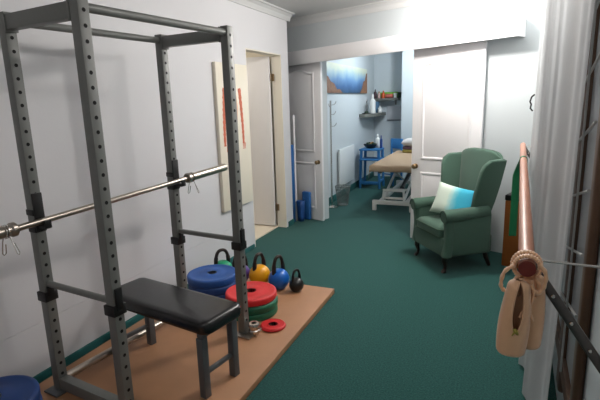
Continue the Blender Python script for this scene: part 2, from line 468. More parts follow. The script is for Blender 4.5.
# bench --------------------------------------------------------------------------
bench = thing('weight_bench', 'black vinyl flat bench on grey legs across the rack', 'bench', (-1.615, 1.912, MZ), -.172)
BL, BWd, BT = .82, .295, .43
def rr(l, w_, r, n=6):
    pts = []
    for cx, cy, a0 in ((l/2-r, w_/2-r, 0), (-l/2+r, w_/2-r, PI/2), (-l/2+r, -w_/2+r, PI), (l/2-r, -w_/2+r, 1.5*PI)):
        for i in range(n+1): pts.append((cx+r*math.cos(a0+i*PI/2/n), cy+r*math.sin(a0+i*PI/2/n)))
    return pts
def cushion(b, l, w_, r, layers, mi=0, cx=0, cy=0):
    V = []
    for ins, z in layers:
        V.append([b.bm.verts.new((cx+x, cy+y, z)) for x, y in rr(l-2*ins, w_-2*ins, max(r-ins, .006))])
    n = len(V[0])
    for i in range(len(V)-1):
        for j in range(n): b.bm.faces.new((V[i][j], V[i][(j+1) % n], V[i+1][(j+1) % n], V[i+1][j])).material_index = mi
    b.bm.faces.new(V[0][::-1]).material_index = mi; b.bm.faces.new(V[-1]).material_index = mi
    return b
b = MB(); cushion(b, BL, BWd, .05, [(.012, BT-.070), (.002, BT-.064), (0, BT-.05), (0, BT-.022), (.006, BT-.009), (.018, BT-.002), (.035, BT)])
b.build('pad', M['vinyl'], bench, sharp=60)
b = MB(); b.box((0, 0, BT-.083), (BL-.16, .10, .025)); 
for sx in (1, -1): b.box((sx*(BL/2-.07), 0, BT-.085), (.04, .25, .028), bev=.003)
b.build('frame', M['steel2'], bench)
for sx in (1, -1):
    for sy in (1, -1):
        b = MB(); b.box((sx*(BL/2-.07+(0 if sx > 0 else -.0)), sy*.112, (BT-.10)/2), (.042, .042, BT-.10), bev=.004); b.build('leg', M['steel2'], bench)
    b = MB(); b.box((sx*(BL/2-.07), 0, .13), (.022, .182, .022), bev=.003); b.build('stretcher', M['steel2'], bench)

# plates ---------------------------------------------------------------------------
def plate(name, label, loc, r, t, m, group=None, hub=True, rz=0):
    b = MB(); rh = .026 if r > .1 else .019
    prof = [(rh, 0), (r-.012, 0), (r-.003, .004), (r, .012), (r, t-.012), (r-.003, t-.004), (r-.012, t), (r*.88, t), (r*.86, t-.0022), (r*.5, t-.0022), (r*.48, t), (rh, t), (rh, 0)]
    b.lathe(prof, 56); o = b.build(name, m, sharp=50) if not hub else None
    if hub:
        o = b.build('disc', m, None, sharp=50)
        th = thing(name, label, 'weight plate', loc, rz, group); o.parent = th
        k = MB(); k.lathe([(rh, .0), (rh, t), (rh+.012, t), (rh+.012, t-.001), (rh+.001, 0)], 32); k.lathe([(0, .002), (rh, .002)], 24, mi=1)
        k.build('bore_ring', [M['hole'] if name == 'weight_plate' and m is M['red_rub'] else M['barsteel'], M['hole']], th)
        return th
    o.location = loc; return tag(o, label, 'weight plate', group)
bp_ = (-1.985, 2.868)
for i, lb in enumerate(('dark blue weight plate at the bottom of the blue stack by the wall', 'dark blue weight plate in the middle of the blue stack by the wall', 'blue weight plate with steel centre on top of the stack by the wall')):
    plate('weight_plate', lb, (bp_[0]+(0, .004, -.002)[i], bp_[1], MZ+i*.0605), .193, .060, M['navy_rub'] if i < 2 else M['blue_rub'], 'blue plates stacked by the wall', rz=i)
rp_ = (-1.548, 2.695)
for i, (lb, m_, t_, z_) in enumerate((('green weight plate lying on the platform, bottom of the red-topped stack', M['green_rub'], .055, 0), ('green weight plate directly beneath the large red one', M['green_rub'], .055, .0555), ('large red weight plate on top of the green plates', M['red_rub'], .05, .111))):
    plate('weight_plate', lb, (rp_[0]+(0, .004, -.003)[i], rp_[1], MZ+z_), .182, t_, m_, 'plates in the red-topped stack', rz=i)
plate('weight_plate', 'small red weight plate lying flat on the platform', (-1.305, 2.535, MZ), .086, .022, M['red_rub'])
for i, lb in enumerate(('blue weight plate at the bottom of the stack in the lower left corner', 'second blue weight plate of the stack in the lower left corner', 'topmost blue weight plate of the stack in the lower left corner')):
    plate('weight_plate', lb, (-2.055+(0, .003, -.003)[i], 1.175, MZ+i*.0605), .19, .06, M['navy_rub'], 'blue plates in the lower left corner', rz=i)
# chrome collar left standing by the rack foot
c = thing('bar_collar', 'shiny chrome bar collar standing beside the rack foot and small red plate', 'barbell collar', (-1.374, 2.402, MZ+.0102)); c.scale = (1.25, 1.25, 1.25)
b = MB(); b.lathe([(.014, 0), (.026, 0), (.029, .004), (.029, .018), (.024, .022), (.024, .034), (.029, .038), (.029, .052), (.026, .056), (.014, .056), (.014, 0)], 28); b.build('ring', M['chrome'], c)
b = MB(); b.cyl((.022, 0, .028), (.045, 0, .028), .005, n=10); b.build('screw', M['chrome'], c)

# kettlebells ---------------------------------------------------------------------------
def kettlebell(label, loc, R, m, hm, hw, hh, rz):
    o = thing('kettlebell', label, 'kettlebell', loc, rz, 'kettlebells along the end of the platform')
    cz = R*.93; k = MB(); prof = [(0, 0), (R*.52, 0), (R*.6, .004)]
    for i in range(1, 16):
        t = -PI/2+.72+(PI-.72-.42)*i/15
        prof.append((R*math.cos(t), cz+R*math.sin(t)))
    prof.append((0, cz+R*.93)); k.lathe(prof, 36); k.build('body', m, o)
    r = R*.16; top = hh; pts = []
    for i in range(25):
        t = PI*i/24
        x = hw*math.cos(t); x = math.copysign(abs(x)**.8*hw**.2, x) if abs(x) > 1e-6 else 0
        z = (top-r)-(top-r-cz-R*.55)*(1-math.sin(t)**.75)
        pts.append((x, 0, z))
    rad = [r*(1.25 if (i < 4 or i > 20) else 1.) for i in range(25)]
    k = MB(); k.tube(pts, rad, 14); k.build('handle', hm, o)
    return o
kettlebell('green kettlebell behind the blue plates nearest the wall', (-2.09, 3.175, MZ), .086, M['green_p'], M['handle'], .058, .27, 1.0)
kettlebell('purple kettlebell half hidden behind the rack upright', (-1.911, 3.165, MZ), .08, M['purple_p'], M['handle'], .055, .262, 1.0)
kettlebell('yellow kettlebell behind the large red plate', (-1.731, 3.165, MZ), .088, M['yellow_p'], M['handle'], .052, .275, 1.25)
kettlebell('bright blue kettlebell between the yellow and the black one', (-1.548, 3.145, MZ), .085, M['blue_p'], M['handle'], .052, .28, 1.25)
kettlebell('small black kettlebell at the right end of the row', (-1.392, 3.135, MZ), .058, M['iron'], M['iron'], .038, .185, 1.2)

# anatomy board on the left wall ------------------------------------------------------------
bd = thing('poster_board', 'cream board with red anatomical drawing on the wall beside the doorway', 'poster', (WX, 3.83, .52))
b = MB(); b.box((.018, 0, .67), (.034, .56, 1.34), bev=.003); b.build('panel', M['board'], bd)
def flat(k):
    X = Matrix.Translation((.0352, 0, 0)) @ Matrix.Scale(.10, 4, (1, 0, 0)) @ Matrix.Translation((-.0352, 0, 0))
    bmesh.ops.transform(k.bm, matrix=X, verts=k.bm.verts); return k
for q in (-1, 1):                       # the two printed limbs
    pts = []; rad = []
    for i in range(25):
        t = i/24; pts.append((.0352, q*(.112+.035*math.sin(t*1.7)), 1.12-.52*t)); rad.append((.030-.010*t)*(.78+.3*math.sin(i*1.9)**2))
    b = MB(); b.tube([(a0, y-(.048 if q < 0 else .006), z) for a0, y, z in pts], rad, 8); limb = flat(b).build('printed_limb', M['ink'], bd)
    for i in range(4):
        b = MB(); b.tube([(.0352, q*(.146+.004*i)-.016+.011*i, .605), (.0352, q*.149-.022+.015*i, .545)], [.006, .003], 6); flat(b).build('printed_finger', M['ink'], limb)
    b = MB(); b.tube([(.0352, q*.03, 1.10), (.0352, q*.045, .95), (.0352, q*.035, .78)], [.010, .022, .008], 8); flat(b).build('printed_muscle', M['ink2'], bd)

# blue mat and bins in the recess beyond the wall end ------------------------------------------
b = MB(); b.surf(lambda u, v: ((.006+.034*v)*math.cos(v*9*PI), (.006+.034*v)*math.sin(v*9*PI), u*.98), 2, 120)
o = b.build('exercise_mat', M['mat_blue'], loc=(-2.352, 5.262, .0)); tag(o, 'tall rolled blue exercise mat standing beyond the end of the wall', 'exercise mat')
md = o.modifiers.new('thick', 'SOLIDIFY'); md.thickness = .004
b = MB(); b.lathe([(0, 0), (.014, 0), (.014, 1.33), (.010, 1.34), (0, 1.34)], 16)
tag(b.build('wooden_pole', M['white'], loc=(-2.331, 5.326, 0)), 'white painted pole standing behind the rolled blue mat', 'pole')
bn = thing('storage_bin', 'blue plastic bin on the carpet in front of the left sliding door', 'bin', (-2.262, 5.315, 0), BA)
b = MB()
def bin_f(u, v, w0=.036, d0=.032):
    q = rr(2*w0+.02*u, 2*d0+.02*u, .02, 4); p = q[int(round(v*len(q))) % len(q)]; return (p[0], p[1], .26*u)
nq = len(rr(.07, .06, .02, 4)); b.surf(bin_f, 4, nq, cv=True, capu=False); b.box((0, 0, .006), (.06, .05, .01))
o = b.build('body', M['bin'], bn); md = o.modifiers.new('thick', 'SOLIDIFY'); md.thickness = .004
b = MB(); b.tube([(x, y, .26) for x, y in rr(.094, .086, .03, 4)], .006, 8, closed=True); b.build('rim', M['bin'], bn)
b = MB(); b.box((0, 0, .19), (.12, .05, .36), bev=.012)
tag(b.build('foam_block', M['mat_blue'], loc=(-2.213, 5.396, 0), rz=BA), 'purple-blue foam block upright between the blue bin and the left door', 'foam block')

# ------------------------------------------------------------------ armchair
AC = thing('wing_armchair', 'green upholstered wing armchair in front of the right sliding door', 'armchair', (-.326, 4.345, 0), math.radians(-53))
AC.scale = (.865, .865, .885)
def leg_path(pts, rad, name='leg'):
    k = MB(); k.tube(pts, rad, 12); k.build(name, M['darkwood'], AC)
for sx in (1, -1):
    leg_path([(sx*.275, -.245, .21), (sx*.285, -.262, .165), (sx*.285, -.268, .12), (sx*.278, -.255, .07), (sx*.280, -.258, .035), (sx*.290, -.278, .012), (sx*.292, -.286, .020)], [.034, .034, .027, .017, .015, .024, .022])
    leg_path([(sx*.235, .21, .2), (sx*.24, .235, .1), (sx*.25, .275, .006)], [.025, .022, .017])
b = MB(); cushion(b, .64, .56, .05, [(.01, .165), (0, .18), (0, .33), (.012, .35)], cy=-.02); b.build('seat_base', M['chair'], AC, sharp=50)
b = MB()
def seat_c(b):
    cushion(b, .50, .57, .05, [(.02, .335), (.004, .345), (0, .37), (0, .41), (.01, .435), (.035, .455), (.09, .468), (.15, .472)], cy=-.03)
seat_c(b); sc_ = b.build('seat_cushion', M['chair'], AC, sharp=60)
b = MB()
for z in (.352, .425): b.tube([(x, y-.03, z) for x, y in rr(.504, .574, .05)], .006, 8, closed=True)
b.build('piping', M['piping'], sc_)
# back: arched slab, raked
def back_c(t): return .165+.075*t+.005*t*t            # y of the back's front face, t 0..1
b = MB()
def back_f(u, v):
    # u around section (front->back), v upward
    x_half = .238+.105*v
    n = 2*PI*u; cx, cy = math.cos(n), math.sin(n)
    sx = math.copysign(abs(cx)**.45, cx); sy = math.copysign(abs(cy)**.7, cy)
    x = x_half*sx
    top = 1.155-.035*(abs(x)/.29)**4
    z = .34+(top-.34)*min(1, v/.93)
    e = 1.
    if v > .93: e = math.sqrt(max(0, 1-((v-.93)/.07)**2)); z += .018*math.sin((v-.93)/.07*PI/2)
    bulge = .022*math.sin(PI*min(1, v/.95))*max(0, -sy)*(1-abs(sx)**3)
    return (x*(.9+.1*e), back_c((z-.34)/.66)+.036+.040*sy*(.12+.88*e)-bulge, z)
b.surf(back_f, 40, 30, cu=True); b.build('backrest', M['chair'], AC, sharp=70)
# wings: padded side panels level with the top of the back
for sx in (1, -1):
    t_ = bmesh.new()
    prof = [(.04, .56), (.02, .64), (.02, .76), (.035, .88), (.05, .99), (.075, 1.055), (.14, 1.10), (.29, 1.105), (.325, 1.09), (.30, .85), (.27, .68), (.24, .56)]
    x0, x1 = sx*.228, sx*.290
    def wx(x, y, z): return x+sx*(.085*(z-.56)/.49+.10*max(0, .25-y)*(z-.56)/.49)
    A = [t_.verts.new((wx(x0, y, z), y, z)) for y, z in prof]; B = [t_.verts.new((wx(x1, y, z), y, z)) for y, z in prof]
    t_.faces.new(A); t_.faces.new(B[::-1]); n = len(prof)
    for i in range(n): t_.faces.new((A[i], B[i], B[(i+1) % n], A[(i+1) % n]))
    bmesh.ops.recalc_face_normals(t_, faces=t_.faces)
    bmesh.ops.bevel(t_, geom=[e_ for e_ in t_.edges if len({round(v.co.x-wx(0, v.co.y, v.co.z), 3) for v in e_.verts}) == 1], offset=.022, segments=4, profile=.5, affect='EDGES')
    b = MB(); b._merge(t_, 0); b.build('wing', M['chair'], AC, sharp=50)
# arms
for sx in (1, -1):
    b = MB()
    # inner/outer panel
    b.box((sx*.300, -.03, .38), (.085, .50, .42), bev=.03, seg=3)
    pts = []; rad = []
    for i in range(15):
        t = i/14; y = -.315+.50*t
        pts.append((sx*(.315-.012*t), y, .575+.018*t)); rad.append(.066-.010*t)
    rad[0] = .058
    b.tube(pts, rad, 24)
    # front post sweeping down to the base
    def post(u, v):
        n = 2*PI*u; z = .17+.41*v
        w_ = .050-.012*math.sin(PI*v)
        return (sx*(.305+.008*v)+w_*math.copysign(abs(math.cos(n))**.6, math.cos(n)), -.265+.02*math.sin(PI*v)+.045*math.copysign(abs(math.sin(n))**.6, math.sin(n)), z)
    b.surf(post, 20, 14, cu=True)
    ar = b.build('arm', M['chair'], AC, sharp=60)
    b = MB(); 
    ring = [(sx*.315+.058*math.cos(PI*1.15*i/20-.25), -.319, .575+.058*math.sin(PI*1.15*i/20-.25)) for i in range(21)]
    b.tube(ring, .005, 8); b.build('piping', M['piping'], ar)
# throw pillow
pm = ramp_mat('mint and turquoise dyed cotton', 0, [(0, '#cfdccf'), (.36, '#d5e3d6'), (.47, '#8fd0d6'), (.6, '#3fb4cf'), (1, '#2f9fc2')], .9, .06, 14, -.2, .2)
b = MB()
def pil(sgn):
    def f(u, v):
        x, y = u*2-1, v*2-1
        t = max(0, (1-x**4)*(1-y**4))**.5
        k = 1-.10*(1-abs(y)**2)*abs(x)**3; k2 = 1-.10*(1-abs(x)**2)*abs(y)**3
        return (.222*x*k, sgn*.062*t, .148*y*k2)
    return f
b.surf(pil(1), 22, 16); b.surf(pil(-1), 22, 16); bmesh.ops.remove_doubles(b.bm, verts=b.bm.verts, dist=.0005)
o = b.build('throw_pillow', pm, sharp=80)
tag(o, 'mint white and turquoise dyed throw pillow on the green armchair', 'pillow')
o.matrix_world = Matrix.Translation((-.326, 4.345, 0)) @ Matrix.Rotation(math.radians(-53), 4, 'Z') @ Matrix.Translation((.05, -.02, .575)) @ Matrix.Rotation(math.radians(30), 4, 'Z') @ Matrix.Rotation(math.radians(-22), 4, 'X') @ Matrix.Rotation(math.radians(7), 4, 'Y')

# wooden chest behind the armchair, by the curtain
ch = thing('wooden_chest', 'orange-brown wooden chest with a black lid behind the armchair', 'chest', (.25, 4.43, 0), BA)
b = MB(); b.box((0, 0, .30), (.24, .24, .60), bev=.006); b.build('body', M['woodbox'], ch)
b = MB(); b.box((0, 0, .626), (.25, .25, .05), bev=.008); b.build('lid', M['black'], ch)

# ------------------------------------------------------------------ curtain
cu = thing('sheer_curtain', 'floor-length sheer grey voile curtain hanging by the barre', 'curtain', (0, 0, 0))
path = [(.252, 3.93), (.248, 3.6), (.240, 3.3), (.232, 3.0), (.223, 2.7), (.222, 2.45), (.240, 2.15), (.280, 1.80)]
def pl(t):
    k = t*(len(path)-1); i = min(int(k), len(path)-2); f = k-i
    return Vector((path[i][0]*(1-f)+path[i+1][0]*f, path[i][1]*(1-f)+path[i+1][1]*f))
def cur(u, v):
    p = pl(u*(.972+.028*v)); z = .015+2.40*v
    amp = .008+.010*(1-v)
    ph = u*2*PI*6+.6*math.sin(u*11)+.25*math.sin(v*3+u*5)
    x = p.x+amp*math.sin(ph)+.005*math.sin(ph*2.3+1.)-.02*(1-v)**2
    y = p.y+.03*math.cos(ph)
    return (x, y, z)
b = MB(); b.surf(cur, 220, 24); o = b.build('drape', M['curtain'], cu, sharp=180, recalc=False)
b = MB(); b.cyl((.275, 1.5, 2.43), (.29, 4.4, 2.43), .014, n=16)
o = b.build('curtain_rail', M['white']); tag(o, 'white rail carrying the sheer curtain', 'curtain rail')
b = MB(); b.tube([(.236, 3.93, 1.38), (.218, 3.93, 1.40), (.222, 3.92, 1.43), (.212, 3.92, 1.45), (.222, 3.92, 1.485), (.240, 3.93, 1.50)], .006, 8)
b.build('tie_hook', M['black'], cu)

# ------------------------------------------------------------------ barre with pointe shoes
P0 = Vector((.0870, 1.2284, 1.0739)); P1 = Vector((.1920, 4.05, 1.1165)); ax = (P1-P0).normalized()
ba = thing('ballet_barre', 'round varnished wooden ballet barre running along the curtained wall', 'ballet barre', P0)
b = MB(); b.tube([(0, 0, 0), tuple((P1-P0)*.5), tuple(P1-P0-ax*.02), tuple(P1-P0)], [.0205, .0205, .0205, .015], 28); b.build('pole', M['pole'], ba)
b = MB(); b.tube([tuple(-ax*.002), tuple(-ax*.004)], [.0205, .019], 28); b.tube([tuple(-ax*.002), tuple(ax*.001)], [.0206, .0206], 28); b.build('end_cap', M['endgrain'], ba)
def bracket(t, lab):
    q = (P1-P0)*t
    xw = rw(P0.y+q.y)-P0.x
    k = MB()
    # flat bar running from under the pole down to the wall plate
    p, e = Vector((q.x+.012, q.y, q.z-.018)), Vector((xw-.013, q.y+.0, q.z-.30))
    d_ = e-p; ln = d_.length; an = math.atan2(d_.z, d_.x)
    X_ = Matrix.Translation((p+e)/2) @ Matrix.Rotation(-an, 4, 'Y')
    k.box((0, 0, 0), (ln, .012, .026), bev=.003, X=X_)
    br = k.build('bracket', M['darkmetal'], ba)
    for f in (.15, .30, .55, .8):
        k = MB(); c_ = p.lerp(e, f); k.tube([c_+Vector((0, -.006, 0)), c_+Vector((0, -.0095, 0)), c_+Vector((0, -.011, 0))], [.0055, .0055, .004], 12)
        k.build('bolt', M['chrome'], br)
    k = MB(); k.cyl((q.x+.018, q.y, q.z-.008), (xw-.007, q.y, q.z-.012), .0035, n=10); k.build('tie_rod', M['chrome'], br)
    k = MB(); k.box((xw-.006, q.y, q.z-.16), (.006, .05, .36), bev=.002); k.build('wall_plate', M['darkmetal'], br)
bracket(.035, 'near'); bracket(.982, 'far')

# green band looped over the pole
gq = P0+(P1-P0)*.70
b = MB()
def gb(u, v):
    e_ = (u-.5)*.046
    if v < .62: q = 1-v/.62; z = -.50*q; base = Vector((-.024-.010*min(1, q*5), 0, z)); tw = min(1, q*4.5)
    elif v < .72: an = PI-(v-.62)/.10*PI; base = Vector((.0235*math.cos(an), 0, .0235*math.sin(an))); tw = 0
    else: q = (v-.72)/.28; base = Vector((.0235, 0, -.16*q)); tw = 0
    tw *= PI/2*.85
    return base+Vector((e_*math.sin(tw)*1., e_*math.cos(tw), 0))
b.surf(gb, 3, 60)
o = b.build('resistance_band', M['greenband'], loc=gq, rz=-math.atan2(ax.x, ax.y)); md = o.modifiers.new('thick', 'SOLIDIFY'); md.thickness = .003
tag(o, 'flat green exercise band hanging over the far half of the barre', 'exercise band')

# pointe shoes, toe down
def shoe(label, loc, rz, tilt, ry, group='pointe shoes tied to the barre'):
    o = thing('pointe_shoe', label, 'ballet shoe', loc, rz, group); o.rotation_euler = (tilt, ry, rz)
    # local: z down the shoe from heel (0) to toe (-.235); opening faces -y
    Lg = .202
    def prof(t):
        w_ = .024+.012*math.sin(PI*min(1, t*.72+.02))**1.2+.002*t
        d_ = .024+.010*math.sin(PI*min(1, .15+t*.75))
        if t < .08: k = math.sqrt(max(.12, 1-((.08-t)/.08)**2)); w_ *= k; d_ *= k
        if t > .95: k = math.sqrt(max(0, 1-((t-.95)/.06)**2)); w_ *= .72+.28*k; d_ *= .72+.28*k
        return w_, d_
    def pt(t, an, ins=0.):
        w_, d_ = prof(t); w_ -= ins; d_ -= ins
        c_, s_ = math.cos(an), math.sin(an)
        return Vector((w_*math.copysign(abs(c_)**.85, c_), d_*math.copysign(abs(s_)**.85, s_), -Lg*t))
    def half(t):   # half angle of the opening around -y
        if t > .60: return 0.
        return (.32*math.sin(PI*min(1, (t+.02)/.62*.93+.03))**.55)
    k = MB()
    def outer(u, v):
        t = u; h_ = half(t); a0 = -PI/2+h_; a1 = 1.5*PI-h_
        return pt(t, a0+(a1-a0)*v)
    k.surf(outer, 40, 36)
    def inner(u, v):
        t = u*.90; h_ = half(t); a0 = -PI/2+h_; a1 = 1.5*PI-h_
        q = pt(t, a0+(a1-a0)*v, .0035); return Vector((q.x, q.y*(.35 if q.y > 0 else 1), q.z))
    k.surf(inner, 40, 36)
    k.bm.faces.new([k.bm.verts.new(pt(1., 2*PI*j/24)) for j in range(24)])
    k.build('shell', M['satin'], o, sharp=60)
    k = MB(); k.tube([pt(t, -PI/2+half(t)+.02)+Vector((0, -.0005, 0)) for t in [i/20*.6 for i in range(21)]]+[pt(t, 1.5*PI-half(t)-.02)+Vector((0, -.0005, 0)) for t in [.6-i/20*.6 for i in range(21)]], .0022, 8)
    k.build('binding', M['satin'], o)
    k = MB()
    k.surf(lambda u, v: (pt(.06+.86*u, PI/2+(v-.5)*1.0*math.sin(PI*(.15+.75*u)))+Vector((0, .0012, 0))), 16, 8); k.build('sole', M['sole'], o)
    k = MB(); k.tube([pt(.60, -PI/2)+Vector((-.004, -.002, .004)), pt(.60, -PI/2)+Vector((.0, -.006, .0)), pt(.61, -PI/2)+Vector((.005, -.004, -.006))], [.004, .0055, .003], 10)
    k.tube([pt(.60, -PI/2)+Vector((0, -.003, .002)), pt(.62, -PI/2)+Vector((-.007, -.004, -.010))], [.0025, .0015], 8); k.build('drawstring', M['tag'], o)
    return o
def ribbon(par, pts, w_, fl=.5):
    # pts in world; flat satin ribbon as child of the shoe
    k = MB(); 
    # smooth the path
    V = [Vector(p) for p in pts]; out = []
    for i in range(len(V)-1):
        a0 = V[max(i-1, 0)]; a1 = V[i]; a2 = V[i+1]; a3 = V[min(i+2, len(V)-1)]
        for j in range(6):
            t = j/6; out.append(.5*((2*a1)+(-a0+a2)*t+(2*a0-5*a1+4*a2-a3)*t*t+(-a0+3*a1-3*a2+a3)*t**3))
    out.append(V[-1])
    rad = [w_*(.85+.15*math.sin(i*1.7)) for i in range(len(out))]
    k.tube(out, rad, 12, flat=fl)
    r_ = k.build('ribbon', M['satin'], None, sharp=60)
    r_.parent = par; bpy.context.view_layer.update(); r_.matrix_parent_inverse = par.matrix_world.inverted()
px, py, pz = P0+ax*.02
s1 = shoe('peach satin pointe shoe in front, opening towards the viewer, hung from the barre end', (px-.016, py-.034, pz-.027), .10, .03, .05)
s2 = shoe('peach satin pointe shoe hanging behind and to the right of the front one', (px+.016, py+.034, pz-.027), -1.0, -.02, -.03)
def ring_pts(r, y, a0, a1, n=12, rz_=1.): return [(px+r*math.cos(a0+(a1-a0)*i/n), y, pz+rz_*r*math.sin(a0+(a1-a0)*i/n)) for i in range(n+1)]
bpy.context.view_layer.update()
ribbon(s1, ring_pts(.030, py-.008, -.2*PI, 1.3*PI, 14)+[(px-.030, py-.012, pz-.045), (px-.016, py-.030, pz-.07)], .012)
ribbon(s1, [(px-.030, py-.02, pz+.006), (px-.052, py-.018, pz-.015), (px-.058, py-.02, pz-.05), (px-.046, py-.022, pz-.064), (px-.028, py-.026, pz-.050), (px-.020, py-.024, pz-.034)], .011)
ribbon(s1, [(px-.012, py-.022, pz-.026), (px-.006, py-.036, pz-.05), (px+.004, py-.044, pz-.085), (px-.010, py-.048, pz-.12)], .006)
ribbon(s2, ring_pts(.033, py+.016, 1.2*PI, -.35*PI, 14)+[(px+.030, py+.006, pz-.05), (px+.022, py-.004, pz-.08)], .012)
ribbon(s2, [(px+.026, py-.012, pz+.012), (px+.042, py-.014, pz-.01), (px+.040, py-.016, pz-.045), (px+.024, py-.022, pz-.062), (px+.006, py-.026, pz-.040)], .012)
ribbon(s2, [(px+.012, py-.020, pz-.028), (px+.018, py-.030, pz-.06), (px+.012, py-.036, pz-.10), (px+.020, py-.036, pz-.13)], .007)

# ------------------------------------------------------------------ the treatment room
# painting
pt_ = thing('painting', 'long blue mountain seascape canvas on the pale wall of the back room', 'painting', (NX+.001, 7.30, 1.61))
pm2 = ramp_mat('sky and water paint', 2, [(0, '#2a4a66'), (.25, '#3c6699'), (.5, '#6a94c0'), (.68, '#9dbccb'), (.85, '#cad6c6'), (1, '#dbe0cc')], .5, .18, 3.5, 0, .42)
b = MB(); b.box((.015, 0, .21), (.03, 2.2, .42), bev=.002); b.build('canvas', pm2, pt_)
rk_m = mat('rock paint', '#8a6248', .6, var=.55, scale=14)
def cliff(poly):
    b = MB(); t = [b.bm.verts.new((.0308, y, z)) for y, z in poly]; u = [b.bm.verts.new((.0318, y, z)) for y, z in poly]
    n = len(poly); b.bm.faces.new(u); b.bm.faces.new(t[::-1])
    for i in range(n): b.bm.faces.new((t[i], t[(i+1) % n], u[(i+1) % n], u[i]))
    b.build('painted_cliff', rk_m, pt_)
cliff([(-1.1, 0), (-.35, 0), (-.5, .06), (-.62, .05), (-.74, .13), (-.9, .16), (-1.0, .22), (-1.1, .24)])
cliff([(.62, 0), (1.1, 0), (1.1, .36), (1.02, .33), (.95, .22), (.85, .20), (.75, .08)])
# heater
ht = thing('panel_heater', 'flat white panel heater on the left wall of the back room', 'heater', (NX, 7.12, .17))
b = MB(); b.box((.035, 0, .31), (.03, .78, .58), bev=.008); b.build('panel', M['heater'], ht)
b = MB(); b.box((.022, 0, .03), (.04, .62, .035), bev=.003); b.build('bracket', M['strip'], ht)  # grey strip put in for the shade along the panel's lower edge, no fitting
# stand with hooks and waste basket
st = thing('coat_stand', 'thin chrome coat stand with small hooks beside the left sliding door', 'coat stand', (-2.135, 6.16, 0))
b = MB(); b.cyl((0, 0, .01), (0, 0, 1.50), .012, n=14); b.build('pole', M['chrome'], st)
b = MB(); b.lathe([(0, 0), (.085, 0), (.085, .012), (.03, .025), (.014, .03), (0, .03)], 28); b.build('base', M['chrome'], st)
for z, q in ((1.44, 0), (1.41, 2.2), (1.31, -.2), (1.15, .1)):
    b = MB(); r_ = Matrix.Rotation(q, 3, 'Z')
    b.tube([r_ @ Vector(p)+Vector((0, 0, z)) for p in ((.01, 0, 0), (.05, 0, .005), (.075, 0, .03), (.08, 0, .05))], .005, 8); b.build('hook', M['chrome'], st)
wb = thing('waste_basket', 'pale grey mesh waste basket at the foot of the chrome stand', 'basket', (-2.035, 6.36, 0))
b = MB()
for i in range(28):
    a0 = 2*PI*i/28
    for q in (1, -1): b.tube([((.075+.035*t)*math.cos(a0+q*.5*t), (.075+.035*t)*math.sin(a0+q*.5*t), .01+.27*t) for t in (0, .33, .66, 1)], .0022, 5)
b.build('mesh_side', M['mesh'], wb)
b = MB(); b.tube([(.11*math.cos(2*PI*i/28), .11*math.sin(2*PI*i/28), .28) for i in range(28)], .005, 8, closed=True); b.build('rim', M['mesh'], wb)
b = MB(); b.lathe([(0, 0), (.076, 0), (.076, .012), (0, .012)], 28); b.build('bottom', M['mesh'], wb)

# shelves
sh1 = thing('wall_shelf', 'upper grey shelf on the far wall holding bottles and a green roll', 'shelf', (-1.985, NY-.001, 1.48))
b = MB(); b.box((.0, -.11, .015), (.50, .22, .045), bev=.004); b.build('board', M['shelf'], sh1)
for x in (-.2, .17):
    b = MB(); b.prism([(-.012, -.008), (.012, -.008), (.012, -.09), (-.012, -.09)], -.006, 0); b.box((x*0, -.08, -.012), (.02, .15, .01)); b.build('bracket', M['shelf'], sh1, loc=(x, -.001, 0))
sh2 = thing('wall_shelf', 'lower grey corner shelf on the left wall with dark tray and white bottle', 'shelf', (NX, 8.48, 1.20))
b = MB()
pts = [(0, -.50), (.03, -.52), (.10, -.50), (.17, -.40), (.21, -.2), (.23, .1), (.25, .50), (0, .50)]
V0 = [b.bm.verts.new((x+.001, y, 0)) for x, y in pts]; V1 = [b.bm.verts.new((x+.001, y, .055)) for x, y in pts]; n = len(pts)
b.bm.faces.new(V0[::-1]); b.bm.faces.new(V1)
for i in range(n): b.bm.faces.new((V0[i], V0[(i+1) % n], V1[(i+1) % n], V1[i]))
b.build('board', M['shelf'], sh2)
def bottle(label, loc, r, h, m, neck=True, cap=None, name='bottle', cat='bottle', group=None):
    o = thing(name, label, cat, loc, 0, group); k = MB()
    if neck: k.lathe([(0, 0), (r, 0), (r, h*.62), (r*.8, h*.70), (r*.35, h*.76), (r*.33, h*.82), (0, h*.82)], 20)
    else: k.lathe([(0, 0), (r*.85, 0), (r, h), (r*.9, h), (r*.8, h*.1), (0, h*.1)], 20)
    k.build('body', m, o)
    if neck:
        k = MB(); k.lathe([(0, h*.82), (r*.42, h*.82), (r*.38, h*.95), (r*.15, h), (0, h)], 16); k.build('cap', cap or m, o)
    return o
ST = 1.48+.038
SG = 'bottles and jars on the upper shelf'
bottle('dark red bottle at the left end of the upper shelf', (-2.185, NY-.13, ST), .028, .17, M['maroon'], cap=M['black'], group=SG)
bottle('pinkish white bottle beside the dark red bottle on the upper shelf', (-2.105, NY-.155, ST), .026, .13, M['pinkw'], cap=M['rose'], group=SG)
bottle('orange bottle in front of the green roll on the upper shelf', (-2.022, NY-.16, ST), .032, .14, M['orange'], cap=M['orange'], group=SG)
b = MB(); b.cyl((-.19, 0, .055), (.19, 0, .055), .055, n=28)
tag(b.build('foam_roll', M['lime'], loc=(-1.955, NY-.062, ST+.0)), 'bright green roll lying along the back of the upper shelf', 'roll')
b = MB(); b.cyl((-.068, 0, .038), (.068, 0, .038), .038, n=24)
tag(b.build('towel_roll', M['rose'], loc=(-1.905, NY-.165, ST)), 'rose coloured roll lying in front of the green roll', 'roll')
bottle('small white cup near the right end of the upper shelf', (-1.795, NY-.17, ST), .033, .09, M['whiteplastic'], neck=False, name='cup', cat='cup')
bottle('dark green cup at the right end of the upper shelf', (-1.765+.04, NY-.12, ST), .033, .10, M['dkgreen'], neck=False, name='cup', cat='cup')
